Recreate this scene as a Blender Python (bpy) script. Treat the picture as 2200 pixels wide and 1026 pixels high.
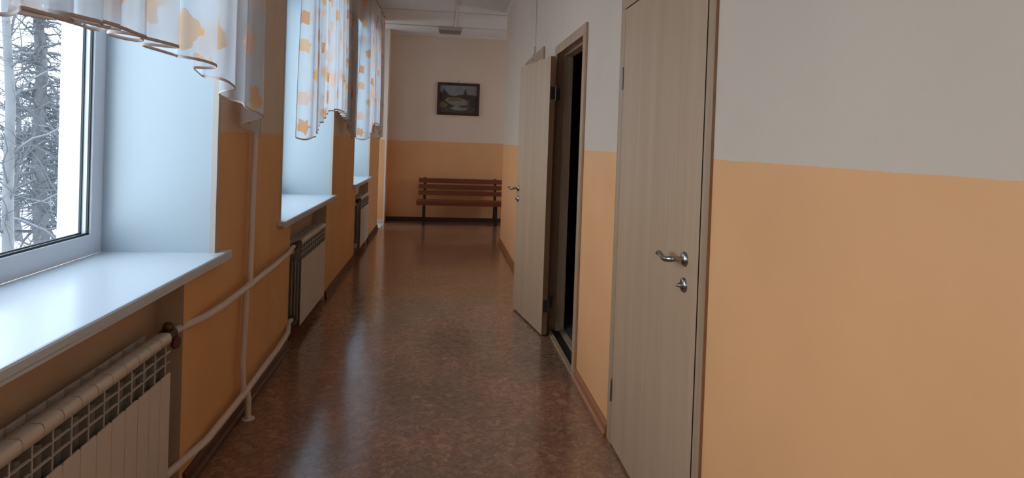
import bpy, bmesh, math, random
from mathutils import Vector, Matrix
random.seed(7)
S = bpy.context.scene
COL = S.collection
for o in list(bpy.data.objects): bpy.data.objects.remove(o)

# ------------------------------------------------------------------ camera, world, exposure
F_PX, PY = 1278.0, 322.35
YAW, PITCH, ROLL, EYE = .1163, -.0132, .0347, 1.4026
cam = bpy.data.cameras.new('camera'); camo = bpy.data.objects.new('camera', cam); COL.objects.link(camo)
cam.sensor_fit = 'HORIZONTAL'; cam.sensor_width = 36; cam.lens = F_PX/2200*36
cam.shift_y = -(513-PY)/2200; cam.clip_start = .05; cam.clip_end = 400
R0 = Vector((math.cos(YAW), -math.sin(YAW), 0)); F0 = Vector((math.sin(YAW), math.cos(YAW), 0)); U0 = Vector((0, 0, 1))
Fw = F0*math.cos(PITCH)+U0*math.sin(PITCH); Up = -F0*math.sin(PITCH)+U0*math.cos(PITCH); D0 = -Up
Rr = R0*math.cos(ROLL)-D0*math.sin(ROLL); Dd = R0*math.sin(ROLL)+D0*math.cos(ROLL)
M3 = Matrix((Rr, -Dd, -Fw)).transposed()
camo.matrix_world = Matrix.Translation((0, 0, EYE)) @ M3.to_4x4()
S.camera = camo

S.view_settings.view_transform = 'Standard'; S.view_settings.look = 'None'
S.view_settings.gamma = 1; S.view_settings.use_curve_mapping = False
S.view_settings.exposure = 0.0
W = bpy.data.worlds.new('overcast_sky'); S.world = W; W.use_nodes = True
wn = W.node_tree.nodes; wl = W.node_tree.links; wn.clear()
wo = wn.new('ShaderNodeOutputWorld'); wb = wn.new('ShaderNodeBackground'); wl.new(wb.outputs[0], wo.inputs[0])
tc = wn.new('ShaderNodeTexCoord'); sp = wn.new('ShaderNodeSeparateXYZ'); wl.new(tc.outputs['Generated'], sp.inputs[0])
rp = wn.new('ShaderNodeValToRGB'); wl.new(sp.outputs[2], rp.inputs[0]); wl.new(rp.outputs[0], wb.inputs[0])
rp.color_ramp.elements[0].position = 0.0; rp.color_ramp.elements[0].color = (.82, .92, 1.0, 1)
rp.color_ramp.elements[1].position = .6; rp.color_ramp.elements[1].color = (.76, .88, 1.0, 1)
wb.inputs[1].default_value = 5.2
S.cycles.max_bounces = 16; S.cycles.diffuse_bounces = 10; S.cycles.transparent_max_bounces = 16

def portal(name, y0, y1, z0, z1, x):
    L = bpy.data.lights.new(name, 'AREA'); L.shape = 'RECTANGLE'; L.size = z1-z0; L.size_y = y1-y0
    L.cycles.is_portal = True
    o = bpy.data.objects.new(name, L); COL.objects.link(o)
    o.location = (x, (y0+y1)/2, (z0+z1)/2); o.rotation_euler = (0, -math.pi/2, 0)
for y0, y1 in ((-1.9, -.1), (.86, 2.70), (3.745, 5.42), (6.70, 8.10)):
    portal('window_portal', y0, y1, .9, 2.72, -1.50)
portal('window_portal', 9.36, 9.92, .25, 3.0, -1.69)
portal('window_portal', 8.6, 9.5, .9, 2.2, 2.93); bpy.data.objects['window_portal.005'].rotation_euler = (0, math.pi/2, 0)  # last one serves the added, unseen lobby opening that brightens the far end

# ------------------------------------------------------------------ materials
def srgb(r, g, b):
    f = lambda c: (c/255/12.92) if c/255 <= .04045 else ((c/255+.055)/1.055)**2.4
    return (f(r), f(g), f(b), 1)
def base(name):
    m = bpy.data.materials.new(name); m.use_nodes = True
    nt = m.node_tree; return m, nt.nodes, nt.links, nt.nodes['Principled BSDF']
def plain(name, col, rough=.6, metal=0, noise=0, nscale=8, bump=0, bscale=60, spec=.5):
    m, n, l, p = base(name)
    p.inputs['Roughness'].default_value = rough; p.inputs['Metallic'].default_value = metal
    p.inputs['Specular IOR Level'].default_value = spec
    t = n.new('ShaderNodeTexCoord')
    if noise:
        nz = n.new('ShaderNodeTexNoise'); nz.inputs['Scale'].default_value = nscale; nz.inputs['Detail'].default_value = 5
        l.new(t.outputs['Object'], nz.inputs['Vector'])
        mx = n.new('ShaderNodeMix'); mx.data_type = 'RGBA'
        mx.inputs['A'].default_value = tuple(c*(1-noise) for c in col[:3])+(1,)
        mx.inputs['B'].default_value = tuple(min(1, c*(1+noise)) for c in col[:3])+(1,)
        l.new(nz.outputs['Fac'], mx.inputs['Factor']); l.new(mx.outputs['Result'], p.inputs['Base Color'])
    else: p.inputs['Base Color'].default_value = col
    if bump:
        b = n.new('ShaderNodeBump'); b.inputs['Strength'].default_value = bump; b.inputs['Distance'].default_value = .002
        nb = n.new('ShaderNodeTexNoise'); nb.inputs['Scale'].default_value = bscale; l.new(t.outputs['Object'], nb.inputs['Vector'])
        l.new(nb.outputs['Fac'], b.inputs['Height']); l.new(b.outputs[0], p.inputs['Normal'])
    return m
def mth(n, l, op, a, b=None, c=None):
    x = n.new('ShaderNodeMath'); x.operation = op
    for i, v in enumerate((a, b, c)):
        if v is None: continue
        if isinstance(v, (int, float)): x.inputs[i].default_value = v
        else: l.new(v, x.inputs[i])
    return x.outputs[0]

ORANGE = srgb(240, 179, 124); CREAM = (.70, .57, .45, 1)
def paint(name, hb, lo=ORANGE, hi=CREAM, wob=.004, stain=0.0, xaxis='Y'):
    """two-tone wall: orange oil paint below height hb, matt cream above"""
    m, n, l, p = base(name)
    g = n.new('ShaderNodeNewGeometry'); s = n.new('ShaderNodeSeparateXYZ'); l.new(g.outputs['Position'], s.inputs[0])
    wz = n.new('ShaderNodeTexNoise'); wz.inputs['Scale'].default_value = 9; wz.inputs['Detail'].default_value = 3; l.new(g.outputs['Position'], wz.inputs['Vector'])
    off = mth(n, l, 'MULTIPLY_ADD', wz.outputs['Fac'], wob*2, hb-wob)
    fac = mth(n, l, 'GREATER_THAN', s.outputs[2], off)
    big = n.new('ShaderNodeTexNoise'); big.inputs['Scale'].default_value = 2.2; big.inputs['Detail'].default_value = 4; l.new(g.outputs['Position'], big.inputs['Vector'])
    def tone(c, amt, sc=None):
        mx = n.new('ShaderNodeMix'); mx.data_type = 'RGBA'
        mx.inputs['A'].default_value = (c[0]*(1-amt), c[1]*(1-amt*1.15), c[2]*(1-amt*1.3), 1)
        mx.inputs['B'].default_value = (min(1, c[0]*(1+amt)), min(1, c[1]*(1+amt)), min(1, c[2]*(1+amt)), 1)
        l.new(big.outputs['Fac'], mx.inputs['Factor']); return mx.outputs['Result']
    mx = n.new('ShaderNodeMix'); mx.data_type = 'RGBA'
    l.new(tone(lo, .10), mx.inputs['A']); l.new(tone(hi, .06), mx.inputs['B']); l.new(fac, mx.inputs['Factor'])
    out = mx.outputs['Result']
    if stain:
        st = n.new('ShaderNodeTexNoise'); st.inputs['Scale'].default_value = 5; st.inputs['Detail'].default_value = 6
        mp = n.new('ShaderNodeMapping'); mp.inputs['Scale'].default_value = (1, 1, .35); l.new(g.outputs['Position'], mp.inputs[0]); l.new(mp.outputs[0], st.inputs['Vector'])
        r = n.new('ShaderNodeValToRGB'); r.color_ramp.elements[0].position = .52; r.color_ramp.elements[1].position = .75
        l.new(st.outputs['Fac'], r.inputs[0])
        k = mth(n, l, 'MULTIPLY', r.outputs[0], stain)
        m2 = n.new('ShaderNodeMix'); m2.data_type = 'RGBA'; l.new(out, m2.inputs['A']); m2.inputs['B'].default_value = srgb(150, 105, 70)
        l.new(k, m2.inputs['Factor']); out = m2.outputs['Result']
    l.new(out, p.inputs['Base Color'])
    ro = mth(n, l, 'MULTIPLY_ADD', fac, .25, .55); l.new(ro, p.inputs['Roughness'])
    p.inputs['Specular IOR Level'].default_value = .3
    b = n.new('ShaderNodeBump'); b.inputs['Strength'].default_value = .25; b.inputs['Distance'].default_value = .003
    nb = n.new('ShaderNodeTexNoise'); nb.inputs['Scale'].default_value = 14; nb.inputs['Detail'].default_value = 6; l.new(g.outputs['Position'], nb.inputs['Vector'])
    l.new(nb.outputs['Fac'], b.inputs['Height']); l.new(b.outputs[0], p.inputs['Normal'])
    return m
def wood(name, c1, c2, scale=(60, 60, 1.6), rough=.45, bump=.1):
    m, n, l, p = base(name)
    t = n.new('ShaderNodeTexCoord'); mp = n.new('ShaderNodeMapping'); mp.inputs['Scale'].default_value = scale
    l.new(t.outputs['Object'], mp.inputs[0])
    nz = n.new('ShaderNodeTexNoise'); nz.inputs['Scale'].default_value = 1; nz.inputs['Detail'].default_value = 8; nz.inputs['Roughness'].default_value = .62
    nz.inputs['Distortion'].default_value = .4
    l.new(mp.outputs[0], nz.inputs['Vector'])
    n2 = n.new('ShaderNodeTexNoise'); n2.inputs['Scale'].default_value = .22; n2.inputs['Detail'].default_value = 3; l.new(mp.outputs[0], n2.inputs['Vector'])
    f = mth(n, l, 'MULTIPLY_ADD', n2.outputs['Fac'], .5, mth(n, l, 'MULTIPLY', nz.outputs['Fac'], .5))
    r = n.new('ShaderNodeValToRGB'); r.color_ramp.elements[0].position = .36; r.color_ramp.elements[0].color = c1
    r.color_ramp.elements[1].position = .64; r.color_ramp.elements[1].color = c2
    l.new(f, r.inputs[0]); l.new(r.outputs[0], p.inputs['Base Color']); p.inputs['Roughness'].default_value = rough
    if bump:
        b = n.new('ShaderNodeBump'); b.inputs['Strength'].default_value = bump; b.inputs['Distance'].default_value = .001
        l.new(nz.outputs['Fac'], b.inputs['Height']); l.new(b.outputs[0], p.inputs['Normal'])
    return m
def floor_mat():
    m, n, l, p = base('marbled_linoleum')
    g = n.new('ShaderNodeNewGeometry')
    a = n.new('ShaderNodeTexNoise'); a.inputs['Scale'].default_value = 24; a.inputs['Detail'].default_value = 6; a.inputs['Roughness'].default_value = .62; a.inputs['Distortion'].default_value = 1.3
    l.new(g.outputs['Position'], a.inputs['Vector'])
    b = n.new('ShaderNodeTexNoise'); b.inputs['Scale'].default_value = 1.7; b.inputs['Detail'].default_value = 3; l.new(g.outputs['Position'], b.inputs['Vector'])
    r = n.new('ShaderNodeValToRGB'); e = r.color_ramp.elements
    e[0].position = .28; e[0].color = srgb(122, 84, 64); e[1].position = .74; e[1].color = srgb(190, 150, 126)
    x = e.new(.46); x.color = srgb(146, 104, 82); x = e.new(.58); x.color = srgb(166, 122, 98)
    l.new(a.outputs['Fac'], r.inputs[0])
    r2 = n.new('ShaderNodeValToRGB'); e = r2.color_ramp.elements
    e[0].position = .35; e[0].color = (.70, .80, .76, 1); e[1].position = .65; e[1].color = (1.0, .95, .9, 1)
    l.new(b.outputs['Fac'], r2.inputs[0])
    mx = n.new('ShaderNodeMix'); mx.data_type = 'RGBA'; mx.blend_type = 'MULTIPLY'; mx.inputs['Factor'].default_value = 1
    l.new(r.outputs[0], mx.inputs['A']); l.new(r2.outputs[0], mx.inputs['B']); l.new(mx.outputs['Result'], p.inputs['Base Color'])
    p.inputs['Coat Weight'].default_value = .5; p.inputs['Coat Roughness'].default_value = .13; p.inputs['Coat IOR'].default_value = 1.5
    bp = n.new('ShaderNodeBump'); bp.inputs['Strength'].default_value = .22; bp.inputs['Distance'].default_value = .004
    w = n.new('ShaderNodeTexNoise'); w.inputs['Scale'].default_value = 7; w.inputs['Detail'].default_value = 2
    mp = n.new('ShaderNodeMapping'); mp.inputs['Scale'].default_value = (1, 1.4, 1); l.new(g.outputs['Position'], mp.inputs[0]); l.new(mp.outputs[0], w.inputs['Vector'])
    l.new(w.outputs['Fac'], bp.inputs['Height']); l.new(bp.outputs[0], p.inputs['Normal'])
    rn = n.new('ShaderNodeTexNoise'); rn.inputs['Scale'].default_value = 3; rn.inputs['Detail'].default_value = 5; l.new(g.outputs['Position'], rn.inputs['Vector'])
    l.new(mth(n, l, 'MULTIPLY_ADD', rn.outputs['Fac'], .14, .12), p.inputs['Roughness'])
    return m
def glass_mat():
    m, n, l, p = base('window_glass'); n.remove(p)
    o = n['Material Output']; t = n.new('ShaderNodeBsdfTransparent'); t.inputs[0].default_value = (.93, .96, .97, 1)
    g = n.new('ShaderNodeBsdfGlossy'); g.inputs['Roughness'].default_value = .01
    fr = n.new('ShaderNodeLayerWeight'); fr.inputs[0].default_value = .5
    fc = mth(n, l, 'MULTIPLY_ADD', mth(n, l, 'POWER', fr.outputs['Facing'], 5), .8, .05)
    x = n.new('ShaderNodeMixShader'); l.new(fc, x.inputs[0]); l.new(t.outputs[0], x.inputs[1]); l.new(g.outputs[0], x.inputs[2]); l.new(x.outputs[0], o.inputs[0])
    return m
def tulle(name, dens, hem=False, scale=4.2, keepv=.35):
    """sheer white voile printed with orange and peach maple leaves"""
    m, n, l, p = base(name); n.remove(p); o = n['Material Output']
    uv = n.new('ShaderNodeUVMap'); uv.uv_map = 'UVMap'
    sc = n.new('ShaderNodeVectorMath'); sc.operation = 'SCALE'; sc.inputs['Scale'].default_value = scale; l.new(uv.outputs[0], sc.inputs[0])
    dn = n.new('ShaderNodeTexNoise'); dn.inputs['Scale'].default_value = 5; dn.inputs['Detail'].default_value = 2; l.new(sc.outputs[0], dn.inputs['Vector'])
    v = n.new('ShaderNodeTexVoronoi'); v.voronoi_dimensions = '2D'; v.inputs['Scale'].default_value = 1; v.inputs['Randomness'].default_value = .8; l.new(sc.outputs[0], v.inputs['Vector'])
    df = n.new('ShaderNodeVectorMath'); df.operation = 'SUBTRACT'; l.new(sc.outputs[0], df.inputs[0]); l.new(v.outputs['Position'], df.inputs[1])
    s = n.new('ShaderNodeSeparateXYZ'); l.new(df.outputs[0], s.inputs[0])
    c = n.new('ShaderNodeSeparateColor'); l.new(v.outputs['Color'], c.inputs[0])
    th = mth(n, l, 'ARCTAN2', s.outputs[1], s.outputs[0])
    th = mth(n, l, 'MULTIPLY_ADD', c.outputs[0], 6.283, th)
    lobes = mth(n, l, 'SUBTRACT', 1, mth(n, l, 'ABSOLUTE', mth(n, l, 'SINE', mth(n, l, 'MULTIPLY', th, 2.5))))
    big = mth(n, l, 'COSINE', th)
    rad = mth(n, l, 'MULTIPLY_ADD', lobes, .11, .21)
    rad = mth(n, l, 'MULTIPLY_ADD', big, .09, rad)
    rad = mth(n, l, 'MULTIPLY_ADD', mth(n, l, 'SUBTRACT', dn.outputs['Fac'], .5), .26, rad)
    ln = n.new('ShaderNodeVectorMath'); ln.operation = 'LENGTH'; l.new(df.outputs[0], ln.inputs[0])
    leaf = mth(n, l, 'LESS_THAN', ln.outputs['Value'], rad)
    keep = mth(n, l, 'GREATER_THAN', c.outputs[1], keepv)
    leaf = mth(n, l, 'MULTIPLY', leaf, keep)
    rc = n.new('ShaderNodeValToRGB'); e = rc.color_ramp.elements; rc.color_ramp.interpolation = 'CONSTANT'
    e[0].position = 0; e[0].color = srgb(236, 198, 176); e[1].position = .45; e[1].color = srgb(236, 186, 128); x = e.new(.75); x.color = srgb(226, 152, 78)
    l.new(c.outputs[2], rc.inputs[0])
    mx = n.new('ShaderNodeMix'); mx.data_type = 'RGBA'; mx.inputs['A'].default_value = (.70, .73, .77, 1) if not hem else srgb(170, 150, 140)
    l.new(rc.outputs[0], mx.inputs['B']); l.new(leaf, mx.inputs['Factor'])
    d = n.new('ShaderNodeBsdfDiffuse'); t = n.new('ShaderNodeBsdfTranslucent'); tr = n.new('ShaderNodeBsdfTransparent')
    l.new(mx.outputs['Result'], d.inputs[0]); l.new(mx.outputs['Result'], t.inputs[0])
    a = n.new('ShaderNodeMixShader'); a.inputs[0].default_value = .42; l.new(d.outputs[0], a.inputs[1]); l.new(t.outputs[0], a.inputs[2])
    b = n.new('ShaderNodeMixShader'); l.new(tr.outputs[0], b.inputs[1]); l.new(a.outputs[0], b.inputs[2])
    al = mth(n, l, 'MULTIPLY_ADD', leaf, .22, dens); l.new(al, b.inputs[0]); l.new(b.outputs[0], o.inputs[0])
    return m

M = {}
M['wall_left'] = paint('wall_paint_left', 1.405, lo=srgb(226, 174, 120), stain=.15)
M['wall_right'] = paint('wall_paint_right', 1.372, wob=.004)
M['wall_far'] = paint('wall_paint_far', 1.372, lo=srgb(222, 168, 118))
M['cream'] = plain('cream_plaster', CREAM, .85, noise=.06, nscale=3, bump=.2, bscale=20)
M['niche'] = plain('niche_plaster', srgb(196, 168, 142), .85, noise=.12, nscale=4, bump=.2, bscale=20)
M['niche_side'] = plain('niche_side_paint', srgb(200, 184, 170), .8, noise=.06, nscale=6)
M['ceiling'] = plain('whitewashed_ceiling', srgb(206, 200, 196), .9, noise=.04, nscale=3, bump=.15, bscale=14)
M['floor'] = floor_mat()
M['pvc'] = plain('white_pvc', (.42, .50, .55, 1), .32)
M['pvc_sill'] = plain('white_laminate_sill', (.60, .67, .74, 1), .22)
M['pvc_cap'] = plain('grey_edge_profile', srgb(186, 176, 166), .4)
M['render'] = plain('white_outer_render', (.70, .74, .80, 1), .8)
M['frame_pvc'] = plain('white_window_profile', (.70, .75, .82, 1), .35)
M['gasket'] = plain('black_gasket', srgb(28, 30, 36), .5)
M['glass'] = glass_mat()
M['whitepaint'] = plain('white_enamel_paint', srgb(214, 204, 194), .4, noise=.05, nscale=20)
M['pipe'] = plain('painted_pipe', srgb(214, 200, 188), .42, noise=.07, nscale=14, bump=.3, bscale=60)
M['radiator'] = plain('radiator_enamel', (.66, .60, .54, 1), .38)
M['column'] = plain('radiator_core', srgb(136, 134, 130), .6)
M['brass'] = plain('aged_brass', srgb(96, 78, 58), .5, .7, noise=.3, nscale=60)
M['redhandle'] = plain('dark_red_enamel', srgb(84, 36, 26), .45)
M['metal'] = plain('brushed_nickel', srgb(170, 165, 160), .25, 1)
M['darkmetal'] = plain('dark_bronze_hinge', srgb(120, 112, 104), .4, .9)
M['door'] = wood('ash_laminate', srgb(180, 148, 117), srgb(195, 163, 132), scale=(75, 75, 2.2), bump=.04)
M['door_frame'] = wood('ash_laminate_frame', srgb(166, 136, 106), srgb(188, 157, 126))
M['door_edge'] = wood('brown_door_edge', srgb(150, 108, 76), srgb(168, 124, 90))
M['dark_edge'] = plain('dark_leaf_edge', srgb(70, 48, 36), .6)
M['base_r'] = wood('brown_plastic_baseboard', srgb(150, 92, 52), srgb(172, 112, 68), scale=(30, 2, 30), rough=.4)
M['base_l'] = wood('dark_brown_baseboard', srgb(72, 42, 28), srgb(90, 54, 36), scale=(30, 2, 30), rough=.4)
M['base_f'] = wood('black_brown_baseboard', srgb(60, 40, 32), srgb(74, 50, 40), scale=(2, 30, 30), rough=.5)
M['bench'] = wood('varnished_red_brown_slat', srgb(104, 52, 30), srgb(128, 68, 40), scale=(1.5, 50, 50), rough=.4)
M['iron'] = plain('black_iron', srgb(40, 32, 30), .5, .2)
M['tulle'] = tulle('leaf_print_voile', .52)
M['tulle_small'] = tulle('leaf_print_voile_fine', .58, False, 5.6, .12)
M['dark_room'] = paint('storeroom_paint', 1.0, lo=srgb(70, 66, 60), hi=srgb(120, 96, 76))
M['tile'] = plain('grey_storeroom_tile', srgb(120, 118, 112), .5, noise=.25, nscale=12)
M['lampbody'] = plain('lamp_housing_enamel', srgb(190, 184, 178), .5)
M['lampglass'] = plain('ribbed_lamp_cover', srgb(150, 138, 124), .3, noise=.2, nscale=40)
M['snow'] = plain('snow', (.80, .84, .88, 1), .9, noise=.05, nscale=.4)
M['frost'] = plain('frost_on_twigs', (.15, .165, .185, 1), .9, noise=.3, nscale=3)
M['bark'] = plain('grey_brown_bark', srgb(84, 83, 86), .9, noise=.3, nscale=6)
M['bark_dark'] = plain('dark_twigs', srgb(74, 74, 78), .9, noise=.25, nscale=5)
M['birch'] = plain('pale_birch_bark', srgb(100, 102, 106), .9, noise=.35, nscale=3)

# ------------------------------------------------------------------ mesh helpers
class MB:
    def __init__(s): s.v = []; s.f = []; s.m = []; s.sm = []
    def add(s, vs, fs, mi=0, smooth=False):
        o = len(s.v); s.v += [tuple(v) for v in vs]; s.f += [tuple(i+o for i in f) for f in fs]; s.m += [mi]*len(fs); s.sm += [smooth]*len(fs)
    def box(s, x0, x1, y0, y1, z0, z1, mi=0):
        x0, x1 = min(x0, x1), max(x0, x1); y0, y1 = min(y0, y1), max(y0, y1); z0, z1 = min(z0, z1), max(z0, z1)
        s.add([(x0, y0, z0), (x1, y0, z0), (x1, y1, z0), (x0, y1, z0), (x0, y0, z1), (x1, y0, z1), (x1, y1, z1), (x0, y1, z1)],
              [(0, 3, 2, 1), (4, 5, 6, 7), (0, 1, 5, 4), (1, 2, 6, 5), (2, 3, 7, 6), (3, 0, 4, 7)], mi)
    def prism(s, poly, axis, a0, a1, mi=0, smooth=False):
        """extrude a 2-D polygon along an axis ('x': poly=(y,z); 'y': poly=(x,z); 'z': poly=(x,y))"""
        def P(q, a): return {'x': (a, q[0], q[1]), 'y': (q[0], a, q[1]), 'z': (q[0], q[1], a)}[axis]
        n = len(poly); vs = [P(q, a0) for q in poly]+[P(q, a1) for q in poly]
        s.add(vs, [(i, (i+1) % n, (i+1) % n+n, i+n) for i in range(n)], mi, smooth)
        s.add(vs, [tuple(reversed(range(n))), tuple(range(n, 2*n))], mi)
    def tube(s, pts, rad, seg=12, mi=0, cap=True, sq=(1, 1)):
        pts = [Vector(p) for p in pts]; n = len(pts)
        if isinstance(rad, (int, float)): rad = [rad]*n
        vs = []; prev = None
        for i, p in enumerate(pts):
            d = (pts[min(i+1, n-1)]-pts[max(i-1, 0)]).normalized()
            if prev is None:
                a = Vector((0, 0, 1)) if abs(d.z) < .9 else Vector((1, 0, 0))
                u = (a-d*a.dot(d)).normalized()
            else: u = (prev-d*prev.dot(d)).normalized()
            prev = u; w = d.cross(u)
            for k in range(seg):
                t = 2*math.pi*k/seg; vs.append(p+(u*math.cos(t)*sq[0]+w*math.sin(t)*sq[1])*rad[i])
        fs = [(i*seg+k, i*seg+(k+1) % seg, (i+1)*seg+(k+1) % seg, (i+1)*seg+k) for i in range(n-1) for k in range(seg)]
        s.add(vs, fs, mi, True)
        if cap: s.add(vs, [tuple(reversed(range(seg))), tuple(range((n-1)*seg, n*seg))], mi)
    def lathe(s, prof, o, axis, seg=24, mi=0):
        """profile of (radius, distance along axis)"""
        o = Vector(o); ax = Vector(axis).normalized(); a = Vector((0, 0, 1)) if abs(ax.z) < .9 else Vector((1, 0, 0))
        u = ax.cross(a).normalized(); w = ax.cross(u); vs = []
        for r, h in prof:
            for k in range(seg):
                t = 2*math.pi*k/seg; vs.append(o+ax*h+(u*math.cos(t)+w*math.sin(t))*r)
        n = len(prof)
        s.add(vs, [(i*seg+k, i*seg+(k+1) % seg, (i+1)*seg+(k+1) % seg, (i+1)*seg+k) for i in range(n-1) for k in range(seg)], mi, True)
    def build(s, name, mats, parent=None, bevel=0, loc=None, fix=True):
        me = bpy.data.meshes.new(name); me.from_pydata(s.v, [], s.f)
        if not isinstance(mats, (list, tuple)): mats = [mats]
        for m in mats: me.materials.append(m)
        me.polygons.foreach_set('material_index', s.m); me.polygons.foreach_set('use_smooth', s.sm)
        if fix:
            bm = bmesh.new(); bm.from_mesh(me); bmesh.ops.recalc_face_normals(bm, faces=bm.faces); bm.to_mesh(me); bm.free()
        me.update()
        o = bpy.data.objects.new(name, me); COL.objects.link(o)
        if parent: o.parent = parent
        if loc: o.location = loc
        if bevel:
            b = o.modifiers.new('bevel', 'BEVEL'); b.width = bevel; b.segments = 2; b.limit_method = 'ANGLE'; b.angle_limit = math.radians(50)
        return o
def tag(o, label, cat, group=None, kind=None):
    o['label'] = label; o['category'] = cat
    if group: o['group'] = group
    if kind: o['kind'] = kind
    return o
def struct(o): o['kind'] = 'structure'; return o
def empty(name, loc=(0, 0, 0), rz=0):
    o = bpy.data.objects.new(name, None); COL.objects.link(o); o.location = loc; o.rotation_euler = (0, 0, rz); o.empty_display_size = .1; return o
def box(name, x0, x1, y0, y1, z0, z1, m, parent=None, bevel=0):
    b = MB(); b.box(x0, x1, y0, y1, z0, z1); return b.build(name, m, parent, bevel)

# ------------------------------------------------------------------ the room
XL, XR, HC, YF = -.965, .836, 3.195, 10.3
XG = -1.42                       # inner face of the window frames
struct(box('floor', -1.9, 3.0, -3.2, 10.6, -.1, 0, M['floor']))
struct(box('ceiling', -1.9, 3.0, -3.2, 10.6, HC, HC+.15, M['ceiling']))

WIN = [(-1.9, -.1, -1.7, -.4), (.86, 2.70, .95, 2.40), (3.745, 5.42, 4.0, 5.20), (6.70, 8.10, 6.90, 8.06)]   # reveal y0,y1, niche y0,y1
ZS, ZH = .85, 2.72
b = MB()
edges = [-3.2]+[v for w in WIN for v in w[:2]]+[9.30]
for i in range(0, len(edges), 2): b.box(-1.6, XL, edges[i], edges[i+1], 0, HC)
for y0, y1, n0, n1 in WIN:
    b.box(-1.6, XL, y0, y1, ZH, HC)
    b.box(-1.6, -1.08, y0, y1, 0, ZS-.002, 1)
    # splayed sides of the radiator niche
    b.prism([(-1.08, y0), (XL, y0), (XL, n0), (-1.08, n0-.03)], 'z', 0, ZS-.002, 0)
    b.prism([(-1.08, y1), (XL, y1), (XL, n1), (-1.08, n1+.03)], 'z', 0, ZS-.002, 0)
wl_ = struct(b.build('wall_left', [M['wall_left'], M['niche']]))
# the splayed niche sides are painted like the plaster, not orange
wl_.data.materials.append(M['render']); wl_.data.materials.append(M['niche_side'])
for p in wl_.data.polygons:
    c = p.center
    if abs(p.normal.x) < .5 and abs(c.x+1.28) < .01 and c.z > .3: p.material_index = 2
    if -1.08 < c.x < XL-.01 and abs(p.normal.y) > .5 and c.z < ZS and abs(p.normal.x) > .05: p.material_index = 3

b = MB()   # exterior wall of the lobby recess past the corridor, with its window opening
b.box(-1.8, -1.62, 9.30, 9.36, 0, HC); b.box(-1.8, -1.62, 9.92, 10.6, 0, HC); b.box(-1.8, -1.62, 9.36, 9.92, 0, .25); b.box(-1.8, -1.62, 9.36, 9.92, 3.0, HC)
struct(b.build('wall_recess', M['wall_far']))
struct(box('wall_far', -1.8, 3.0, YF, YF+.2, 0, HC, M['wall_far']))
p = MB(); p.box(-1.62, -.925, 9.98, YF, 0, HC)
struct(p.build('wall_pilaster', M['wall_far']))
struct(box('trim_1', -.94, -.917, 9.97, 9.99, 0.06, HC, M['whitepaint']))
struct(box('baseboard_pilaster', -1.6, -.917, 9.955, 9.98, 0, .06, M['whitepaint']))

# right wall with two full doorways and a third one further on
D1 = (1.785, 2.735); D2 = (3.50, 4.40)
b = MB()
T = .12
b.box(XR, XR+T, -3.2, D1[0], 0, HC); b.box(XR, XR+T, D1[1], D2[0], 0, HC); b.box(XR, XR+T, D2[1], 8.22, 0, HC)
b.box(XR, XR+T, D1[0], D1[1], 2.06, HC); b.box(XR, XR+T, D2[0], D2[1], 2.09, HC)
struct(b.build('wall_right', M['wall_right']))
b = MB(); b.box(XR+T, 3.0, 8.10, 8.22, 0, HC); b.box(2.9, 3.0, 8.22, 8.6, 0, HC); b.box(2.9, 3.0, 9.5, YF, 0, HC); b.box(2.9, 3.0, 8.6, 9.5, 0, .9); b.box(2.9, 3.0, 8.6, 9.5, 2.2, HC)  # end-wall opening is out of view, added to bring daylight onto the far wall
struct(b.build('wall_lobby', M['wall_far']))
struct(box('wall_back', -1.6, XR+T, -3.3, -3.2, 0, HC, M['cream']))
b = MB()  # the unlit room behind the open door
b.box(XR+T, 3.0, 2.9, 3.0, 0, HC); b.box(XR+T, 3.0, 6.0, 6.1, 0, HC); b.box(2.9, 3.0, 3.0, 6.0, 0, HC)
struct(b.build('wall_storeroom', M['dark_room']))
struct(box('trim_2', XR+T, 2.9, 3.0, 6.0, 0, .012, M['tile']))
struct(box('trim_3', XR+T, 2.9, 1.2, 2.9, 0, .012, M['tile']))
b = MB(); b.box(XR+T, 2.9, 1.1, 1.2, 0, HC); b.box(2.9, 3.0, 1.1, 2.9, 0, HC)
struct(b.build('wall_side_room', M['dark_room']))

# baseboards
def skirt(name, x, sgn, y0, y1, h, t, m):
    b = MB()
    b.prism([(x, 0), (x+sgn*t, 0), (x+sgn*t, h*.25), (x+sgn*t*.65, h*.38), (x+sgn*t*.6, h*.85), (x+sgn*t*.3, h), (x, h)], 'y', y0, y1)
    return struct(b.build(name, m))
skirt('baseboard_right', XR, -1, 2.765, 3.47, .068, .026, M['base_r'])
skirt('baseboard_right_far', XR, -1, 6.17, 8.22, .068, .026, M['base_r'])
skirt('baseboard_right_near', XR, -1, -3.2, 1.765, .068, .026, M['base_r'])
skirt('baseboard_left_near', XL, 1, 2.43, 3.97, .07, .024, M['base_l'])
skirt('baseboard_left_middle', XL, 1, 5.23, 6.87, .07, .024, M['base_l'])
skirt('baseboard_left_far', XL, 1, 8.09, 9.30, .07, .024, M['base_l'])
struct(box('baseboard_far', -.92, 2.9, YF-.02, YF, 0, .07, M['base_f'], bevel=.004))

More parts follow.
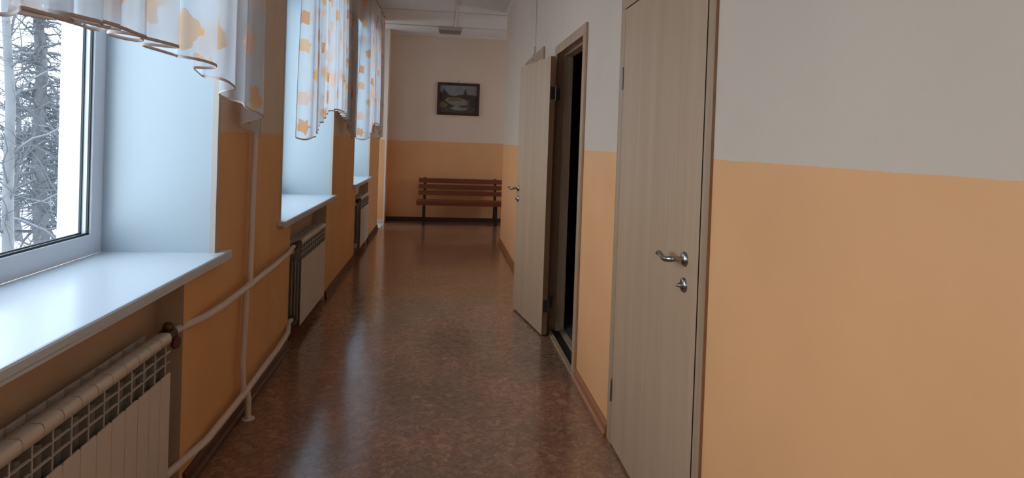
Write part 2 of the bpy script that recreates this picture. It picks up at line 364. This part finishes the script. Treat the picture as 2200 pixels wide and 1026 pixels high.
# ceiling details: cracks/joints covered with thin conduits
b = MB(); b.box(-.96, .95, 8.40, 8.425, HC-.012, HC)
struct(b.build('trim_4', M['whitepaint']))
b = MB(); b.prism([(XR, HC), (XR-.03, HC), (XR, HC-.03)], 'y', -3.2, 8.22); struct(b.build('trim_5', M['whitepaint']))
b = MB(); b.prism([(YF, HC), (YF-.025, HC), (YF, HC-.022)], 'x', -.92, 2.9); struct(b.build('trim_6', M['whitepaint']))
b = MB(); b.prism([(-1.55, 9.32), (-.950, 9.32), (-.925, 9.5), (-.905, 9.92), (-1.55, 9.92)], 'z', 0, .003); struct(b.build('floor_reflection_patch', M['pvc_sill']))  # pale floor sheet, shaped and coloured to stand in for the window's reflection

# ------------------------------------------------------------------ windows
def window(idx, y0, y1, s0, s1, xw=XG, zh=ZH, sill=True, mull=None, zs=.88):
    w = empty('window_%d' % idx, (xw, (y0+y1)/2, zs)); struct(w); off = -Vector(w.location)
    def shift(o): o.location = off; return o
    fw = .085
    b = MB()
    za, zb = zs, zh-.005
    X0, X1 = xw-.06, xw
    b.box(X0, X1, y0+.003, y0+fw, za, zb); b.box(X0, X1, y1-fw, y1-.003, za, zb)
    b.box(X0, X1, y0+fw, y1-fw, za, za+fw); b.box(X0, X1, y0+fw, y1-fw, zb-fw, zb)
    ms = [] if mull is None else [mull]
    for mm in ms: b.box(X0, X1, mm-.05, mm+.05, za+fw, zb-fw)
    # outer lip of the profile
    b.box(X0-.05, X0, y0, y0+.04, za, zb); b.box(X0-.05, X0, y1-.04, y1, za, zb)
    shift(b.build('window_frame', M['frame_pvc'], w, bevel=.004))
    ys = [y0+fw]+[q for mm in ms for q in (mm-.05, mm+.05)]+[y1-fw]
    g = MB(); gl = MB()
    for i in range(0, len(ys), 2):
        a, c = ys[i], ys[i+1]
        for xg in (xw-.012, xw-.04):
            g.box(xg-.004, xg+.004, a, a+.008, za+fw, zb-fw); g.box(xg-.004, xg+.004, c-.008, c, za+fw, zb-fw)
            g.box(xg-.004, xg+.004, a, c, za+fw, za+fw+.008); g.box(xg-.004, xg+.004, a, c, zb-fw-.008, zb-fw)
        gl.add([(xw-.026, a, za+fw), (xw-.026, c, za+fw), (xw-.026, c, zb-fw), (xw-.026, a, zb-fw)], [(0, 1, 2, 3)])
    shift(g.build('glazing_gasket', M['gasket'], w)); shift(gl.build('window_pane', M['glass'], w))
    if sill:
        b = MB()
        b.box(xw, XL, y0+.001, y1-.001, .852, .88)
        b.build
        nose = [(XL, .852), (-.932, .852), (-.925, .847), (-.922, .852), (-.922, .874), (-.926, .879), (-.932, .88), (XL, .88)]
        b.prism(nose, 'y', s0, s1)
        # hollow end lip under the nose
        b.box(-.932, -.922, s0, s1, .842, .853)
        shift(b.build('window_sill', M['pvc_sill'], w))
        for nm, yy, sg in (('reveal_panel', y1, -1), ('reveal_panel', y0, 1)):
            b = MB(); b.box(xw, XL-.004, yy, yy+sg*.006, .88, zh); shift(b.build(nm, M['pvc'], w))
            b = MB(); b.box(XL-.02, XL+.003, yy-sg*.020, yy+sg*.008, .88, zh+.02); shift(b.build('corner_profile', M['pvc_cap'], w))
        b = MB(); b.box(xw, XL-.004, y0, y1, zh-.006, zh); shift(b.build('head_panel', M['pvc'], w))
    return w
window(1, -1.9, -.1, -1.94, -.06, mull=-1.0)  # unseen, continues the row behind the camera; added to light the near right wall
window(2, .86, 2.70, .82, 2.785, mull=1.80)
window(3, 3.745, 5.42, 3.69, 5.465, mull=4.6)
window(4, 6.70, 8.10, 6.62, 8.13, mull=7.4)
window(5, 9.36, 9.92, 0, 0, xw=-1.70, zh=3.0, sill=False, zs=.25)

# ------------------------------------------------------------------ radiators
SW, ZR = .0765, .078
def section_mesh():
    b = MB(); w = SW
    # front plate with clipped upper corners
    b.prism([(.0012, 0), (w-.0012, 0), (w-.0012, .452), (w-.006, .458), (.006, .458), (.0012, .452)], 'x', -.0035, 0)
    # rounded cap
    pr = [(-.050, .590), (-.050, .594), (-.030, .599), (-.010, .5985), (-.003, .594), (.0005, .585), (.001, .566), (-.0015, .566), (-.0025, .582), (-.006, .590), (-.012, .593), (-.030, .594)]
    b.prism(pr, 'y', .0018, w-.0018, 0, True)
    # thin horizontal ribs of the grille and centre web
    for z in (.495, .531): b.box(-.010, -.0012, 0, w, z, z+.0018)
    b.box(-.0042, -.001, w/2-.0012, w/2+.0012, .455, .570)
    b.box(-.088, -.004, w/2-.001, w/2+.001, 0, .572, 1)
    # inner convector fins parallel to the front
    for x, hw, z0, z1 in ((-.024, .030, .03, .44), (-.043, .033, .02, .45), (-.066, .030, .03, .44), (-.088, .036, .01, .590)):
        b.box(x-.0015, x, w/2-hw, w/2+hw, z0, z1, 0)
    b.box(-.088, -.052, 0, w, .56, .5618, 1); b.box(-.088, -.050, .001, .003, .50, .588)
    b.box(-.086, -.052, .003, w, .50, .502, 1)
    # water column and hubs
    o = [(-.045+.018*math.cos(t*math.pi/6), w/2+.013*math.sin(t*math.pi/6)) for t in range(12)]
    b.prism(o, 'z', .0, .53, 1, True)
    for z in (.04, .555): b.lathe([(.0, 0), (.019, 0), (.019, w), (0, w)], (-.050, 0, z), (0, 1, 0), 14, 1)
    return b
sec_src = section_mesh()
def radiator(y_far, n, xf, label, kw):
    r = empty('radiator', (xf, y_far, ZR)); tag(r, label, 'radiator', None)
    first = None
    for i in range(n):
        if first is None: o = first = sec_src.build('radiator_section', [M['radiator'], M['column']], r)
        else:
            o = first.copy(); COL.objects.link(o); o.parent = r
        o.location = (0, -(i+1)*SW, 0)
    return r
XFR = -.945
def valve(par, y, z, sgn, big, loc):
    """union nut and valve body on the radiator end, axis along the wall"""
    b = MB(); x = -.045
    if big:
        b.lathe([(0, 0), (.018, 0), (.018, .010), (.025, .012), (.025, .030), (.019, .034), (.019, .046), (.027, .050), (.030, .060), (.027, .072), (.020, .076), (.020, .082), (.025, .084), (.025, .104), (.017, .108), (0, .108)], (x, y, z), (0, sgn, 0), 12)
        b.lathe([(.012, 0), (.014, .018), (.020, .020), (.020, .036), (.014, .042), (0, .044)], (x, y+sgn*.060, z+.008), (.25, 0, 1), 8)
    else:
        b.lathe([(0, 0), (.017, 0), (.017, .012), (.023, .012), (.023, .03), (.017, .032), (.017, .042), (.022, .044), (.022, .058), (.0155, .060), (0, .060)], (x, y, z), (0, sgn, 0), 8)
    o = b.build('valve', M['brass'], par)
    if big:
        c = MB()
        c.prism([(-.020, -.028), (.005, -.048), (.034, -.052), (.048, -.038), (.044, -.018), (.020, -.006), (-.006, -.008)], 'x', x+.024, x+.034)
        h = c.build('valve_handle', M['redhandle'], o, bevel=.003); h.location = (0, y+sgn*.060, z)
    return o
rad1 = radiator(2.255, 15, XFR, 'white sectional radiator under the nearest window, in the bottom left corner', 0)
valve(rad1, 0, .565, 1, True, None); valve(rad1, 0, .04, 1, False, None)
rad2 = radiator(5.10, 11, XFR, 'white sectional radiator under the middle window, pipes joining its near end', 0)
valve(rad2, -11*SW, .560, -1, False, None); valve(rad2, -11*SW, .055, -1, False, None)
b = MB(); b.lathe([(0, 0), (.013, 0), (.013, .02), (.009, .03), (0, .03)], (-.03, .0, .055), (0, 1, 0), 8); b.tube([(-.03, .025, .055), (-.02, .05, .07), (-.015, .055, .10)], .003, 6)
b.build('drain_tap', M['metal'], rad2)
rad3 = radiator(8.03, 10, XFR, 'small white radiator under the farthest window with an open round end fitting', 0)
b = MB(); b.lathe([(0, 0), (.013, 0), (.022, 0), (.022, .014), (.010, .014), (.010, .004), (0, .004)], (-.045, -10*SW, .56), (0, -1, 0), 14)
b.build('end_plug', M['brass'], rad3)
valve(rad3, -10*SW, .055, -1, False, None)

# ------------------------------------------------------------------ heating pipes
hp = empty('heating_pipe', (-.925, 3.0, 0)); tag(hp, 'white painted heating pipes with a riser on the wall between the two nearest windows', 'pipe')
o0 = -Vector(hp.location)
ZU, ZL = .660, .142; xr = XFR-.045
b = MB(); b.tube([(-.922, 2.998, ZL), (-.930, 3.005, .3), (-.932, 3.03, .5), (-.932, 3.04, ZU)], .0145, 14)
b.tube([(-.920, 3.055, ZU-.01), (-.925, 3.065, ZU+.04), (-.928, 3.08, 1.0), (-.930, 3.10, 1.4), (-.932, 3.13, 2.2), (-.932, 3.15, HC)], .0145, 14)
b.build('riser', M['pipe'], hp).location = o0
b = MB(); b.tube([(xr, 2.35, .643), (xr+.015, 2.42, .646), (-.935, 2.53, .652), (-.920, 2.7, .655), (-.915, 3.0, ZU), (-.917, 3.5, .665), (-.930, 3.85, .665), (xr+.02, 4.05, .652), (xr, 4.205, .638)], .0155, 14)
b.lathe([(.0155, 0), (.019, .004), (.019, .03), (.0155, .034)], (-.916, 3.0, ZU), (0.02, 1, 0), 14)
b.build('upper_branch', M['pipe'], hp).location = o0
b = MB(); b.tube([(xr, 2.30, .118), (xr+.03, 2.40, .128), (-.925, 2.55, .135), (-.915, 3.0, ZL), (-.915, 3.6, .155), (-.925, 3.85, .16), (-.955, 3.98, .165), (-.985, 4.10, .145), (xr, 4.205, .135)], .0155, 14)
b.build('lower_branch', M['pipe'], hp).location = o0
b = MB(); b.tube([(-.905, 3.03, 0.0), (-.907, 3.03, .10), (-.914, 3.03, ZL)], .0145, 14)
b.build('floor_stub', M['pipe'], hp).location = o0
b = MB(); b.lathe([(.015, .006), (.030, .005), (.031, 0), (.015, 0)], (-.905, 3.03, 0), (0, 0, 1), 20)
b.build('floor_flange', M['pipe'], hp).location = o0
st = MB(); st.tube([(xr, 7.20, .133), (-.975, 7.12, .14), (-.96, 6.98, .14)], .014, 12)
p3 = st.build('heating_pipe', M['pipe']); tag(p3, 'short white pipe stub at the foot of the farthest radiator', 'pipe')

# ------------------------------------------------------------------ curtains
def curtain(y0, y1, zmid, ztop, wave, amp, over, label, turn=0, seed=1, xc=-.875, mat='tulle'):
    rnd = random.Random(seed)
    n = int((y1-y0)/.009); ph = [0]
    for i in range(n):
        t = i/n; ph.append(ph[-1]+2*math.pi*(y1-y0)/n/(wave*(1+.35*math.sin(7*t+seed)+.25*math.sin(17*t+2*seed))))
    rows = 40; cols = []; arc = 0; last = None
    for i in range(n+1):
        t = i/n; tt = 2*t-1
        zb = zmid-.02+(1.405-zmid)*abs(tt)**2.3
        cols.append((y0+(y1-y0)*t, ph[i], zb, 1.0))
    if turn:      # the near edge is turned back towards the window as one flat panel
        cols = [(y0-.05*(1-k/10)**2-.01*math.sin(k*.6), ph[0]-(10-k)*.02, cols[0][2]-.012*math.sin(k*.3), 1.0-.0*k, -turn*(1-k/10)) for k in range(10)]+[c+(0,) for c in cols]
    else: cols = [c+(0,) for c in cols]
    n = len(cols)-1
    uvs = []; vs = []; grid = []
    for i, (y, p, zb, e, dx) in enumerate(cols):
        def pos(k):
            g = .35+.65*min(1, k*1.4)          # gathered at the rail, fuller at the hem
            a = amp*g*e
            return (xc+dx*(1-.55*(1-k)**2 if True else 1)+a*math.sin(p)+.3*a*math.sin(2.3*p+1+k), y-over*g*e*math.sin(2*p+.3)+.02*e*k*math.sin(.6*p+seed))
        cur = pos(1)
        if last: arc += math.hypot(cur[0]-last[0], cur[1]-last[1])
        last = cur
        for j in range(rows+1):
            k = j/rows; x_, y_ = pos(k); z = ztop+(zb-ztop)*k
            vs.append((x_, y_, z)); uvs.append((arc, z))
    R = rows+1
    def mesh(name, j0, j1, mat, parent, xo=0):
        me = bpy.data.meshes.new(name)
        idx = {}; v2 = []; uv2 = []
        for i in range(n+1):
            for j in range(j0, j1+1): idx[(i, j)] = len(v2); v2.append(vs[i*R+j]); uv2.append(uvs[i*R+j])
        fs = [(idx[(i, j)], idx[(i+1, j)], idx[(i+1, j+1)], idx[(i, j+1)]) for i in range(n) for j in range(j0, j1)]
        me.from_pydata(v2, [], fs); ul = me.uv_layers.new(name='UVMap')
        for lp in me.loops: ul.data[lp.index].uv = uv2[lp.vertex_index]
        me.materials.append(mat)
        for p_ in me.polygons: p_.use_smooth = True
        o = bpy.data.objects.new(name, me); COL.objects.link(o)
        if parent: o.parent = parent
        return o
    c = mesh('curtain', 0, rows, M[mat], None); tag(c, label, 'curtain')
    # rolled hem: a thin cord of doubled cloth along the bottom edge
    b = MB(); pts = [Vector(vs[i*R+rows]) for i in range(0, n+1)]
    b.tube(pts, .0032, 5, sq=(1.6, .5))
    b.build('hem', M['hemcord'], c)
    for i in (0, n):
        b = MB(); b.tube([Vector(vs[i*R+j]) for j in range(rows+1)], 0.002, 5, sq=(1, 1)); b.build('side_seam', M['hemcord'], c)
    return c
M['hemcord'] = plain('doubled_voile_hem', srgb(196, 176, 164), .8)
curtain(.55, 3.03, 1.685, 3.10, .25, .046, .055, 'sheer white leaf-print curtain over the nearest window, at the top left', seed=2)
curtain(4.10, 5.98, 1.64, 3.10, .105, .027, .010, 'sheer white leaf-print curtain over the middle window, hem raised in the centre', turn=.085, seed=5, mat='tulle_small')
curtain(7.02, 8.62, 1.61, 3.10, .11, .028, .010, 'sheer white leaf-print curtain over the farthest window, next to the lobby', turn=.12, seed=9, mat='tulle_small')
b = MB(); b.box(-.885, -.865, .4, 8.66, 3.10, 3.118)
for y in (.9, 2.4, 3.9, 5.5, 7.0, 8.5): b.box(-.965, -.865, y-.01, y+.01, 3.118, 3.124)
rail = b.build('curtain_rail', M['pvc']); tag(rail, 'long white curtain rail on the window wall just below the ceiling', 'curtain rail')
b = MB(); b.tube([(-.875, 0, 3.086), (-.861, 0, 3.105)], .006, 6)
hk = b.build('rail_hook', M['brass'], rail)
for i in range(26):
    h_ = hk if i == 0 else hk.copy()
    if i: COL.objects.link(h_); h_.parent = rail
    h_.location = (0, 6.15+i*.098, 0)

# ------------------------------------------------------------------ doors
def hinge(par, x, y, z, plates=None, h=.10):
    b = MB()
    b.tube([(x, y, z-h/2), (x, y, z+h/2)], .0065, 10)
    for q in (-.018, .016): b.tube([(x, y, z+q-.001), (x, y, z+q+.001)], .0072, 10)
    b.tube([(x, y, z+h/2), (x, y, z+h/2+.006)], [.005, .003], 8)
    o = b.build('hinge', M['darkmetal'], par)
    return o
def frame(par, y0, y1, zt, th, depth, cw=.066, near=.035):
    """jamb lining plus flat casing; y0,y1 wall opening"""
    b = MB(); xf = XR-th
    b.box(xf, XR, y0-near, y0+cw-.035, 0, zt); b.box(xf, XR, y1+.035-cw, y1+.035, 0, zt); b.box(xf, XR, y0-near, y1+.035, zt, zt+cw)
    c = b.build('door_casing', M['door_frame'], par, bevel=.003)
    b = MB()
    b.box(XR, XR+depth, y0, y0+.025, 0, zt+.01); b.box(XR, XR+depth, y1-.025, y1, 0, zt+.01); b.box(XR, XR+depth, y0, y1, zt+.005, zt+.03)
    b.box(XR+.045, XR+depth, y0+.025, y0+.04, 0, zt); b.box(XR+.045, XR+depth, y1-.04, y1-.025, 0, zt); b.box(XR+.045, XR+depth, y0, y1, zt-.01, zt+.005)
    j = b.build('door_jamb', M['door_frame'], par, bevel=.002)
    return c, j
def lever(par, ax, side, z, label=False):
    """lever handle with a round rose and a key rose, built on the plane x=0 looking to -x; the lever points to +y*side"""
    b = MB()
    b.lathe([(0, .012), (.016, .0115), (.022, .008), (.0255, .003), (.026, 0)], (0, 0, z), (-1, 0, 0), 28)
    b.tube([(-.008, 0, z), (-.040, 0, z), (-.050, side*.006, z-.001), (-.053, side*.035, z-.007), (-.053, side*.056, z-.009), (-.053, side*.076, z-.003), (-.052, side*.096, z+.003), (-.050, side*.116, z+.001), (-.048, side*.130, z-.004)],
           [.009, .009, .0105, .0100, .0092, .0085, .0080, .0085, .0080], 14)
    h = b.build('door_handle', M['metal'], par)
    b = MB(); zk = z-.088
    b.lathe([(0, .010), (.016, .010), (.023, .007), (.0255, .002), (.026, 0)], (0, .0, zk), (-1, 0, 0), 28)
    b.lathe([(.009, .009), (.009, .016), (.006, .018), (.006, .026), (.004, .028), (0, .028)], (0, 0, zk), (-1, 0, 0), 12)
    k = b.build('key_rose', M['metal'], par)
    return h, k

d1 = struct(empty('door_1', (XR, D1[0], 0))); off = -Vector(d1.location)
c, j = frame(d1, D1[0], D1[1], 2.045, .009, .11, near=.020); c.location = off; j.location = off
lf = MB(); lf.box(XR-.009, XR+.031, D1[0]+.038, D1[1]-.036, .012, 2.038)
leaf = lf.build('door_leaf', M['door'], d1, bevel=.002); leaf.location = off
b = MB(); b.box(XR+.001, XR+.05, D1[0]+.02, D1[1]-.02, 0, .012); b.build('threshold', M['base_r'], d1).location = off
b = MB(); b.box(XR-.0085, XR+.030, D1[0]+.0372, D1[0]+.038, .014, 2.036); b.build('leaf_edge_band', M['dark_edge'], leaf)
h, k = lever(leaf, 0, 1, 1.028); h.location = (XR-.009, 1.925, 0); k.location = (XR-.009, 1.925, 0)
for z in (1.715, .255):
    hinge(d1, XR-.010, D1[1]-.031, z).location = off
# brown sealed joint along the near casing edge
b = MB(); b.box(XR-.009, XR, D1[0]-.024, D1[0]-.020, 0, 2.11); b.build('sealant_strip', M['door_edge'], d1).location = off

d2 = struct(empty('door_2', (XR, D2[1], 0))); off = -Vector(d2.location)
c, j = frame(d2, D2[0], D2[1], 2.065, .016, .11); c.location = off; j.location = off
b = MB(); b.box(XR-.014, XR+.012, D2[0], D2[1], 0, .014); b.box(XR+.075, XR+.11, D2[0], D2[1], 0, .022)
b.build('threshold', M['door_frame'], d2).location = off
b = MB(); b.box(XR+.013, XR+.074, D2[0], D2[1], 0, .004); b.build('rebate_strip', M['iron'], d2).location = off
# open leaf: hinge line near (0.79, 4.30), swung out into the corridor
HX, HY = .800, 4.345
lw = .73; ang = math.atan2(.124, .714)
lroot_loc = (HX-.004, HY-.09, 0)
lf = MB(); lf.box(-.040, 0, 0, lw, .012, 2.035)
leaf2 = lf.build('door_leaf', [M['door']], d2, bevel=.002)
leaf2.location = Vector(lroot_loc)+off; leaf2.rotation_euler = (0, 0, ang)
b = MB(); b.box(-.0395, -.0005, -.0012, 0, .014, 2.033); b.build('leaf_edge_band', M['door_edge'], leaf2)
h, k = lever(leaf2, 0, 1, 1.022); h.location = (-.040, lw-.05, 0); k.location = (-.040, lw-.05, 0)
for z in (1.77, .22):
    b = MB(); b.tube([(0.006, -.006, z-.055), (0.006, -.006, z+.055)], .006, 10)
    b.box(-.036, .004, -.004, -.0012, z-.045, z+.045)
    for zz in (-.03, .03): b.lathe([(0, .001), (.004, .0005), (.0045, 0)], (-.02, -.004, z+zz), (0, -1, 0), 8)
    b.build('hinge', M['darkmetal'], leaf2)
    b = MB(); b.box(XR-.014, XR+.020, 4.3655, 4.3685, z-.045, z+.045)
    for zz in (-.03, .03): b.lathe([(0, .001), (.004, .0005), (.0045, 0)], (XR+.006, 4.3655, z+zz), (0, -1, 0), 8)
    b.build('hinge_plate', M['darkmetal'], d2).location = off

# third doorway, mostly hidden by the open leaf
d3 = struct(empty('door_3', (XR, 5.0, 0))); off = -Vector(d3.location)
b = MB(); b.box(XR-.016, XR, 4.985, 5.055, 0, 2.15); b.box(XR-.016, XR, 6.06, 6.13, 0, 2.15); b.box(XR-.016, XR, 4.985, 6.13, 2.15, 2.225)
b.build('door_casing', M['door_frame'], d3, bevel=.003).location = off
b = MB(); b.box(XR-.010, XR-.0005, 5.055, 6.06, .01, 2.15); b.build('door_leaf', M['door'], d3).location = off
b = MB(); b.lathe([(0, .012), (.010, .010), (.012, 0)], (XR-.016, 5.53, 2.185), (-1, 0, 0), 12); b.build('latch_hook', M['metal'], d3).location = off
# cable duct running down to the third doorway
b = MB(); b.box(XR-.010, XR, 5.515, 5.535, 2.30, HC); cd = b.build('cable_duct', M['whitepaint']); tag(cd, 'thin white cable duct running down the right wall above the far doorway', 'cable duct')
b = MB(); b.box(XR-.026, XR-.0005, 5.495, 5.555, 2.226, 2.30); b.build('junction_box', M['whitepaint'], cd, bevel=.003)

# ------------------------------------------------------------------ ceiling lamp and conduits
b = MB(); b.prism([(-.185, 0), (.185, 0), (.185, -.055), (.175, -.06), (-.175, -.06), (-.185, -.055)], 'y', -.055, .055)
lamp = b.build('ceiling_lamp', M['lampbody'], None, loc=(.06, 9.52, HC)); lamp.rotation_euler = (0, 0, 0); lamp.scale = (1, 1, 1)
tag(lamp, 'unlit oblong ceiling lamp with a ribbed cover, in the lobby', 'ceiling lamp')
b = MB(); b.prism([(-.18, -.06), (.18, -.06), (.172, -.095), (.15, -.115), (-.15, -.115), (-.172, -.095)], 'y', -.05, .05, 0)
b.build('lamp_cover', M['lampglass'], lamp, bevel=.006)
b = MB(); b.box(-.962, -.125, 9.50, 9.515, HC-.012, HC); b.box(.245, 2.8, 9.50, 9.515, HC-.012, HC)
x = b.build('cable_duct', M['whitepaint']); tag(x, 'thin white cable duct crossing the ceiling on both sides of the lamp', 'cable duct')
b = MB(); b.box(.125, .150, -3.1, 9.46, HC-.014, HC)
x = b.build('cable_duct', M['whitepaint']); tag(x, 'long white cable duct running along the corridor ceiling to the lamp', 'cable duct')

# ------------------------------------------------------------------ picture
pic = empty('framed_picture', (.243, YF, 2.11)); tag(pic, 'small landscape painting in a dark brown frame on the far wall', 'picture')
pw, ph_ = .362, .277; fwid = .042
b = MB()
for (x0, x1, z0, z1) in ((-pw, pw, ph_-fwid, ph_), (-pw, pw, -ph_, -ph_+fwid), (-pw, -pw+fwid, -ph_+fwid, ph_-fwid), (pw-fwid, pw, -ph_+fwid, ph_-fwid)):
    b.box(x0, x1, -.028, -.002, z0, z1)
M['frame'] = plain('dark_mahogany_frame', srgb(62, 34, 24), .4, noise=.2, nscale=20)
b.build('picture_frame', M['frame'], pic, bevel=.005)
cw_, ch_ = pw-fwid, ph_-fwid
cm = [plain('painted_sky', srgb(122, 124, 128), .5, noise=.3, nscale=9), plain('painted_forest', srgb(52, 50, 44), .5, noise=.7, nscale=30), plain('painted_meadow', srgb(112, 88, 60), .5, noise=.3, nscale=12),
      plain('painted_water', srgb(126, 118, 110), .5, noise=.25, nscale=12), plain('painted_bank', srgb(72, 62, 52), .5, noise=.7, nscale=26)]
b = MB()
def poly(pts, mi, lay):   # pts in 0..1 of the canvas, origin top left
    vs = [(-cw_+2*cw_*u, -.006-.0006*lay, ch_-2*ch_*v) for u, v in pts]; b.add(vs, [tuple(range(len(vs)))], mi)
poly([(0, 0), (1, 0), (1, 1), (0, 1)], 0, 0)
poly([(0, .22), (.05, .30), (.10, .12), (.16, .22), (.20, .28), (.26, .37), (.40, .39), (.55, .33), (.62, .34), (.66, .2), (.70, .19), (.74, .32), (.85, .33), (1, .36), (1, 1), (0, 1)], 1, 1)
poly([(.14, .55), (.20, .46), (.35, .44), (.55, .45), (.70, .52), (.75, .62), (.72, .72), (.45, .74), (.28, .70)], 3, 2)
poly([(.22, .51), (.34, .46), (.52, .47), (.62, .52), (.58, .56), (.22, .57)], 2, 3)
poly([(0, .62), (.10, .60), (.22, .70), (.16, .86), (0, .95)], 2, 2)
poly([(0, .80), (.2, .82), (.45, .72), (1, .80), (1, 1), (0, 1)], 4, 3)
poly([(.28, .86), (.42, .72), (.48, .71), (.58, .80), (.78, .80), (.70, .90), (.48, .91)], 0, 4)
poly([(.63, .40), (.67, .14), (.70, .12), (.72, .40), (.70, .52)], 1, 5); poly([(.74, .5), (.78, .5), (.79, .82), (.75, .82)], 2, 5); poly([(.09, .2), (.11, .2), (.11, .6), (.09, .6)], 4, 5)
b.build('canvas', cm, pic, fix=False)
b = MB(); b.lathe([(0, .012), (.008, .010), (.006, 0)], (.0, 0, ph_+.035), (0, -1, 0), 8); b.build('nail', M['iron'], pic)

# ------------------------------------------------------------------ bench
bn = empty('bench', (.32, 9.98, 0)); tag(bn, 'brown slatted wooden bench against the far wall', 'bench')
hx = .715
for z0, z1, y in ((.672, .752, .175), (.570, .648, .165), (.468, .543, .155)):
    box('back_slat', -hx+.015, hx, y-.022, y, z0, z1, M['bench'], bn, bevel=.004)
for k in range(4):
    y0 = -.185+k*.078
    box('seat_slat', -hx, hx, y0, y0+.07, .365, .402, M['bench'], bn, bevel=.004)
box('seat_rail', -hx, hx, -.188, -.165, .325, .364, M['bench'], bn, bevel=.003)
for s in (-.595, .595):
    b = MB()
    b.prism([(-.16, 0), (-.125, 0), (-.11, .34), (.11, .34), (.16, 0), (.195, 0), (.15, .36), (.215, .76), (.18, .76), (.135, .365), (-.14, .365)], 'x', s-.022, s+.022)
    b.box(s-.022, s+.022, -.13, .17, .06, .09)
    b.build('side_frame', M['iron'], bn)

# ------------------------------------------------------------------ outdoors: snow and trees
gr = MB(); gr.box(-160, -1.95, -60, 160, -3.8, -3.6)
tag(gr.build('snow_ground', M['snow']), 'snow-covered ground seen through the nearest window', 'snow', None, 'stuff')
def at(px, py, Yd):
    """point at corridor depth Yd seen past pixel px, py"""
    a = (px-1100)/F_PX; bb = (py-PY)/F_PX
    d = Rr*a+Dd*bb+Fw; return Vector((0, 0, EYE))+d*(Yd/d.y)
def branch(rnd, mb, sn, p, d, ln, r, depth, maxd, kids, droop, curl, spread, bmi=0, tmi=0):
    n = 5 if depth < maxd else 4; pts = [p.copy()]; dirs = [d.copy()]
    for i in range(n):
        d = (d+Vector((rnd.gauss(0, curl), rnd.gauss(0, curl), rnd.gauss(0, curl)-droop))).normalized()
        p = p+d*ln/n; p.z = max(p.z, -3.52); pts.append(p.copy()); dirs.append(d.copy())
    rr = [r*(1-.75*i/n) for i in range(n+1)]
    mb.tube(pts, rr, 3 if depth > 1 else 4, bmi if depth < 2 else tmi, cap=False)
    if sn is not None and depth >= 1 and abs(d.z) < .6 and r > .010 and rnd.random() < .6:
        sn.tube([q+Vector((0, 0, rr[i]*.9)) for i, q in enumerate(pts)], [x*.85+.004 for x in rr], 4, 0, cap=False)
    if depth >= maxd: return
    for k in range(kids[depth]):
        i = rnd.randint(1, n); base_d = dirs[i]
        a = Vector((rnd.gauss(0, 1), rnd.gauss(0, 1), rnd.gauss(0, .6))).normalized()
        nd = (base_d*(1-spread)+a*spread).normalized()
        branch(rnd, mb, sn, pts[i], nd, ln*rnd.uniform(.4, .62), rr[i]*.55, depth+1, maxd, kids, droop, curl, spread, bmi, tmi)
def tree(name, trunk, r0, label, cat, seed, nb, bl, up, kids, droop=0, curl=.16, start=.25, bark='bark', spread=.6, br=.25):
    rnd = random.Random(seed); mb = MB(); sn = MB()
    root = empty(name, trunk[0]); tag(root, label, cat)
    n = len(trunk); L = sum((trunk[i+1]-trunk[i]).length for i in range(n-1))
    mb2 = MB(); mb2.tube(trunk, [max(.015, r0*(1-.8*i/(n-1))) for i in range(n)], 9)
    off = -Vector(trunk[0])
    mb2.build('trunk', M[bark], root, fix=False).location = off
    for i in range(nb):
        t = start+(1-start)*(i+rnd.random())/nb
        s = t*(n-1); k = min(int(s), n-2); p = trunk[k].lerp(trunk[k+1], s-k)
        a = rnd.uniform(0, 2*math.pi); d = Vector((math.cos(a), math.sin(a), up+rnd.gauss(0, .15))).normalized()
        branch(rnd, mb, sn, p, d, bl*(1.15-.75*t)*rnd.uniform(.7, 1.2), max(.008, r0*(1-.8*t)*br), 1, 3, kids, droop, curl, spread)
    mb.build('branches', M['bark_dark'], root, fix=False).location = off
    if sn.v: q = sn.build('branch_snow', M['frost'], root, fix=False); q.location = off; q['kind'] = 'stuff'
    return root
def trunk(px0, py0, px1, py1, Yd, n=9, w=0, seed=0, zb=-3.6, ztop=12):
    a = at(px0, py0, Yd); c = at(px1, py1, Yd); d = (c-a)/(c.z-a.z); r = random.Random(seed); out = []
    for i in range(n):
        z = zb+(ztop-zb)*i/(n-1); q = a+d*(z-a.z); out.append(q+Vector((r.gauss(0, w), r.gauss(0, w), 0)) if 0 < i else q)
    return out
tree('larch_tree', trunk(88, 480, 78, 60, 15, w=.05, seed=3, ztop=9), .19, 'dense grey snowy conifer in the middle of the nearest window', 'tree', 11, 330, 1.1, .1, [0, 6, 6], .03, .34, .2)
tree('birch_tree', trunk(139, 480, 156, 60, 13, w=.03, seed=5, ztop=8), .13, 'slim pale birch with fine rising twigs near the window frame', 'tree', 21, 60, 1.9, 1.0, [0, 6, 5], -.02, .12, .2, 'birch')
tree('birch_tree', trunk(5, 480, 22, 60, 8.5, w=.06, seed=8, ztop=7), .09, 'curving pale birch trunk at the left edge of the picture', 'tree', 31, 40, 1.2, .8, [0, 5, 4], 0, .2, .2, 'birch')
tree('bare_tree', trunk(178, 480, 184, 60, 20, w=.1, seed=9, ztop=9), .14, 'bare twiggy tree far behind, partly hidden by the window frame', 'tree', 41, 90, 2.6, .6, [0, 6, 5], 0, .2, .15)
tree('bare_tree', trunk(40, 480, 30, 60, 28, w=.1, seed=12, ztop=8), .15, 'bare tangled tree behind the curving birch at left', 'tree', 51, 120, 3.0, .4, [0, 6, 5], 0, .22, .1)
tree('bare_tree', trunk(120, 480, 122, 60, 38, w=.1, seed=14, ztop=4), .12, 'low snowy thicket tree behind the conifer', 'tree', 61, 120, 3.2, .4, [0, 6, 5], 0, .24, .1)
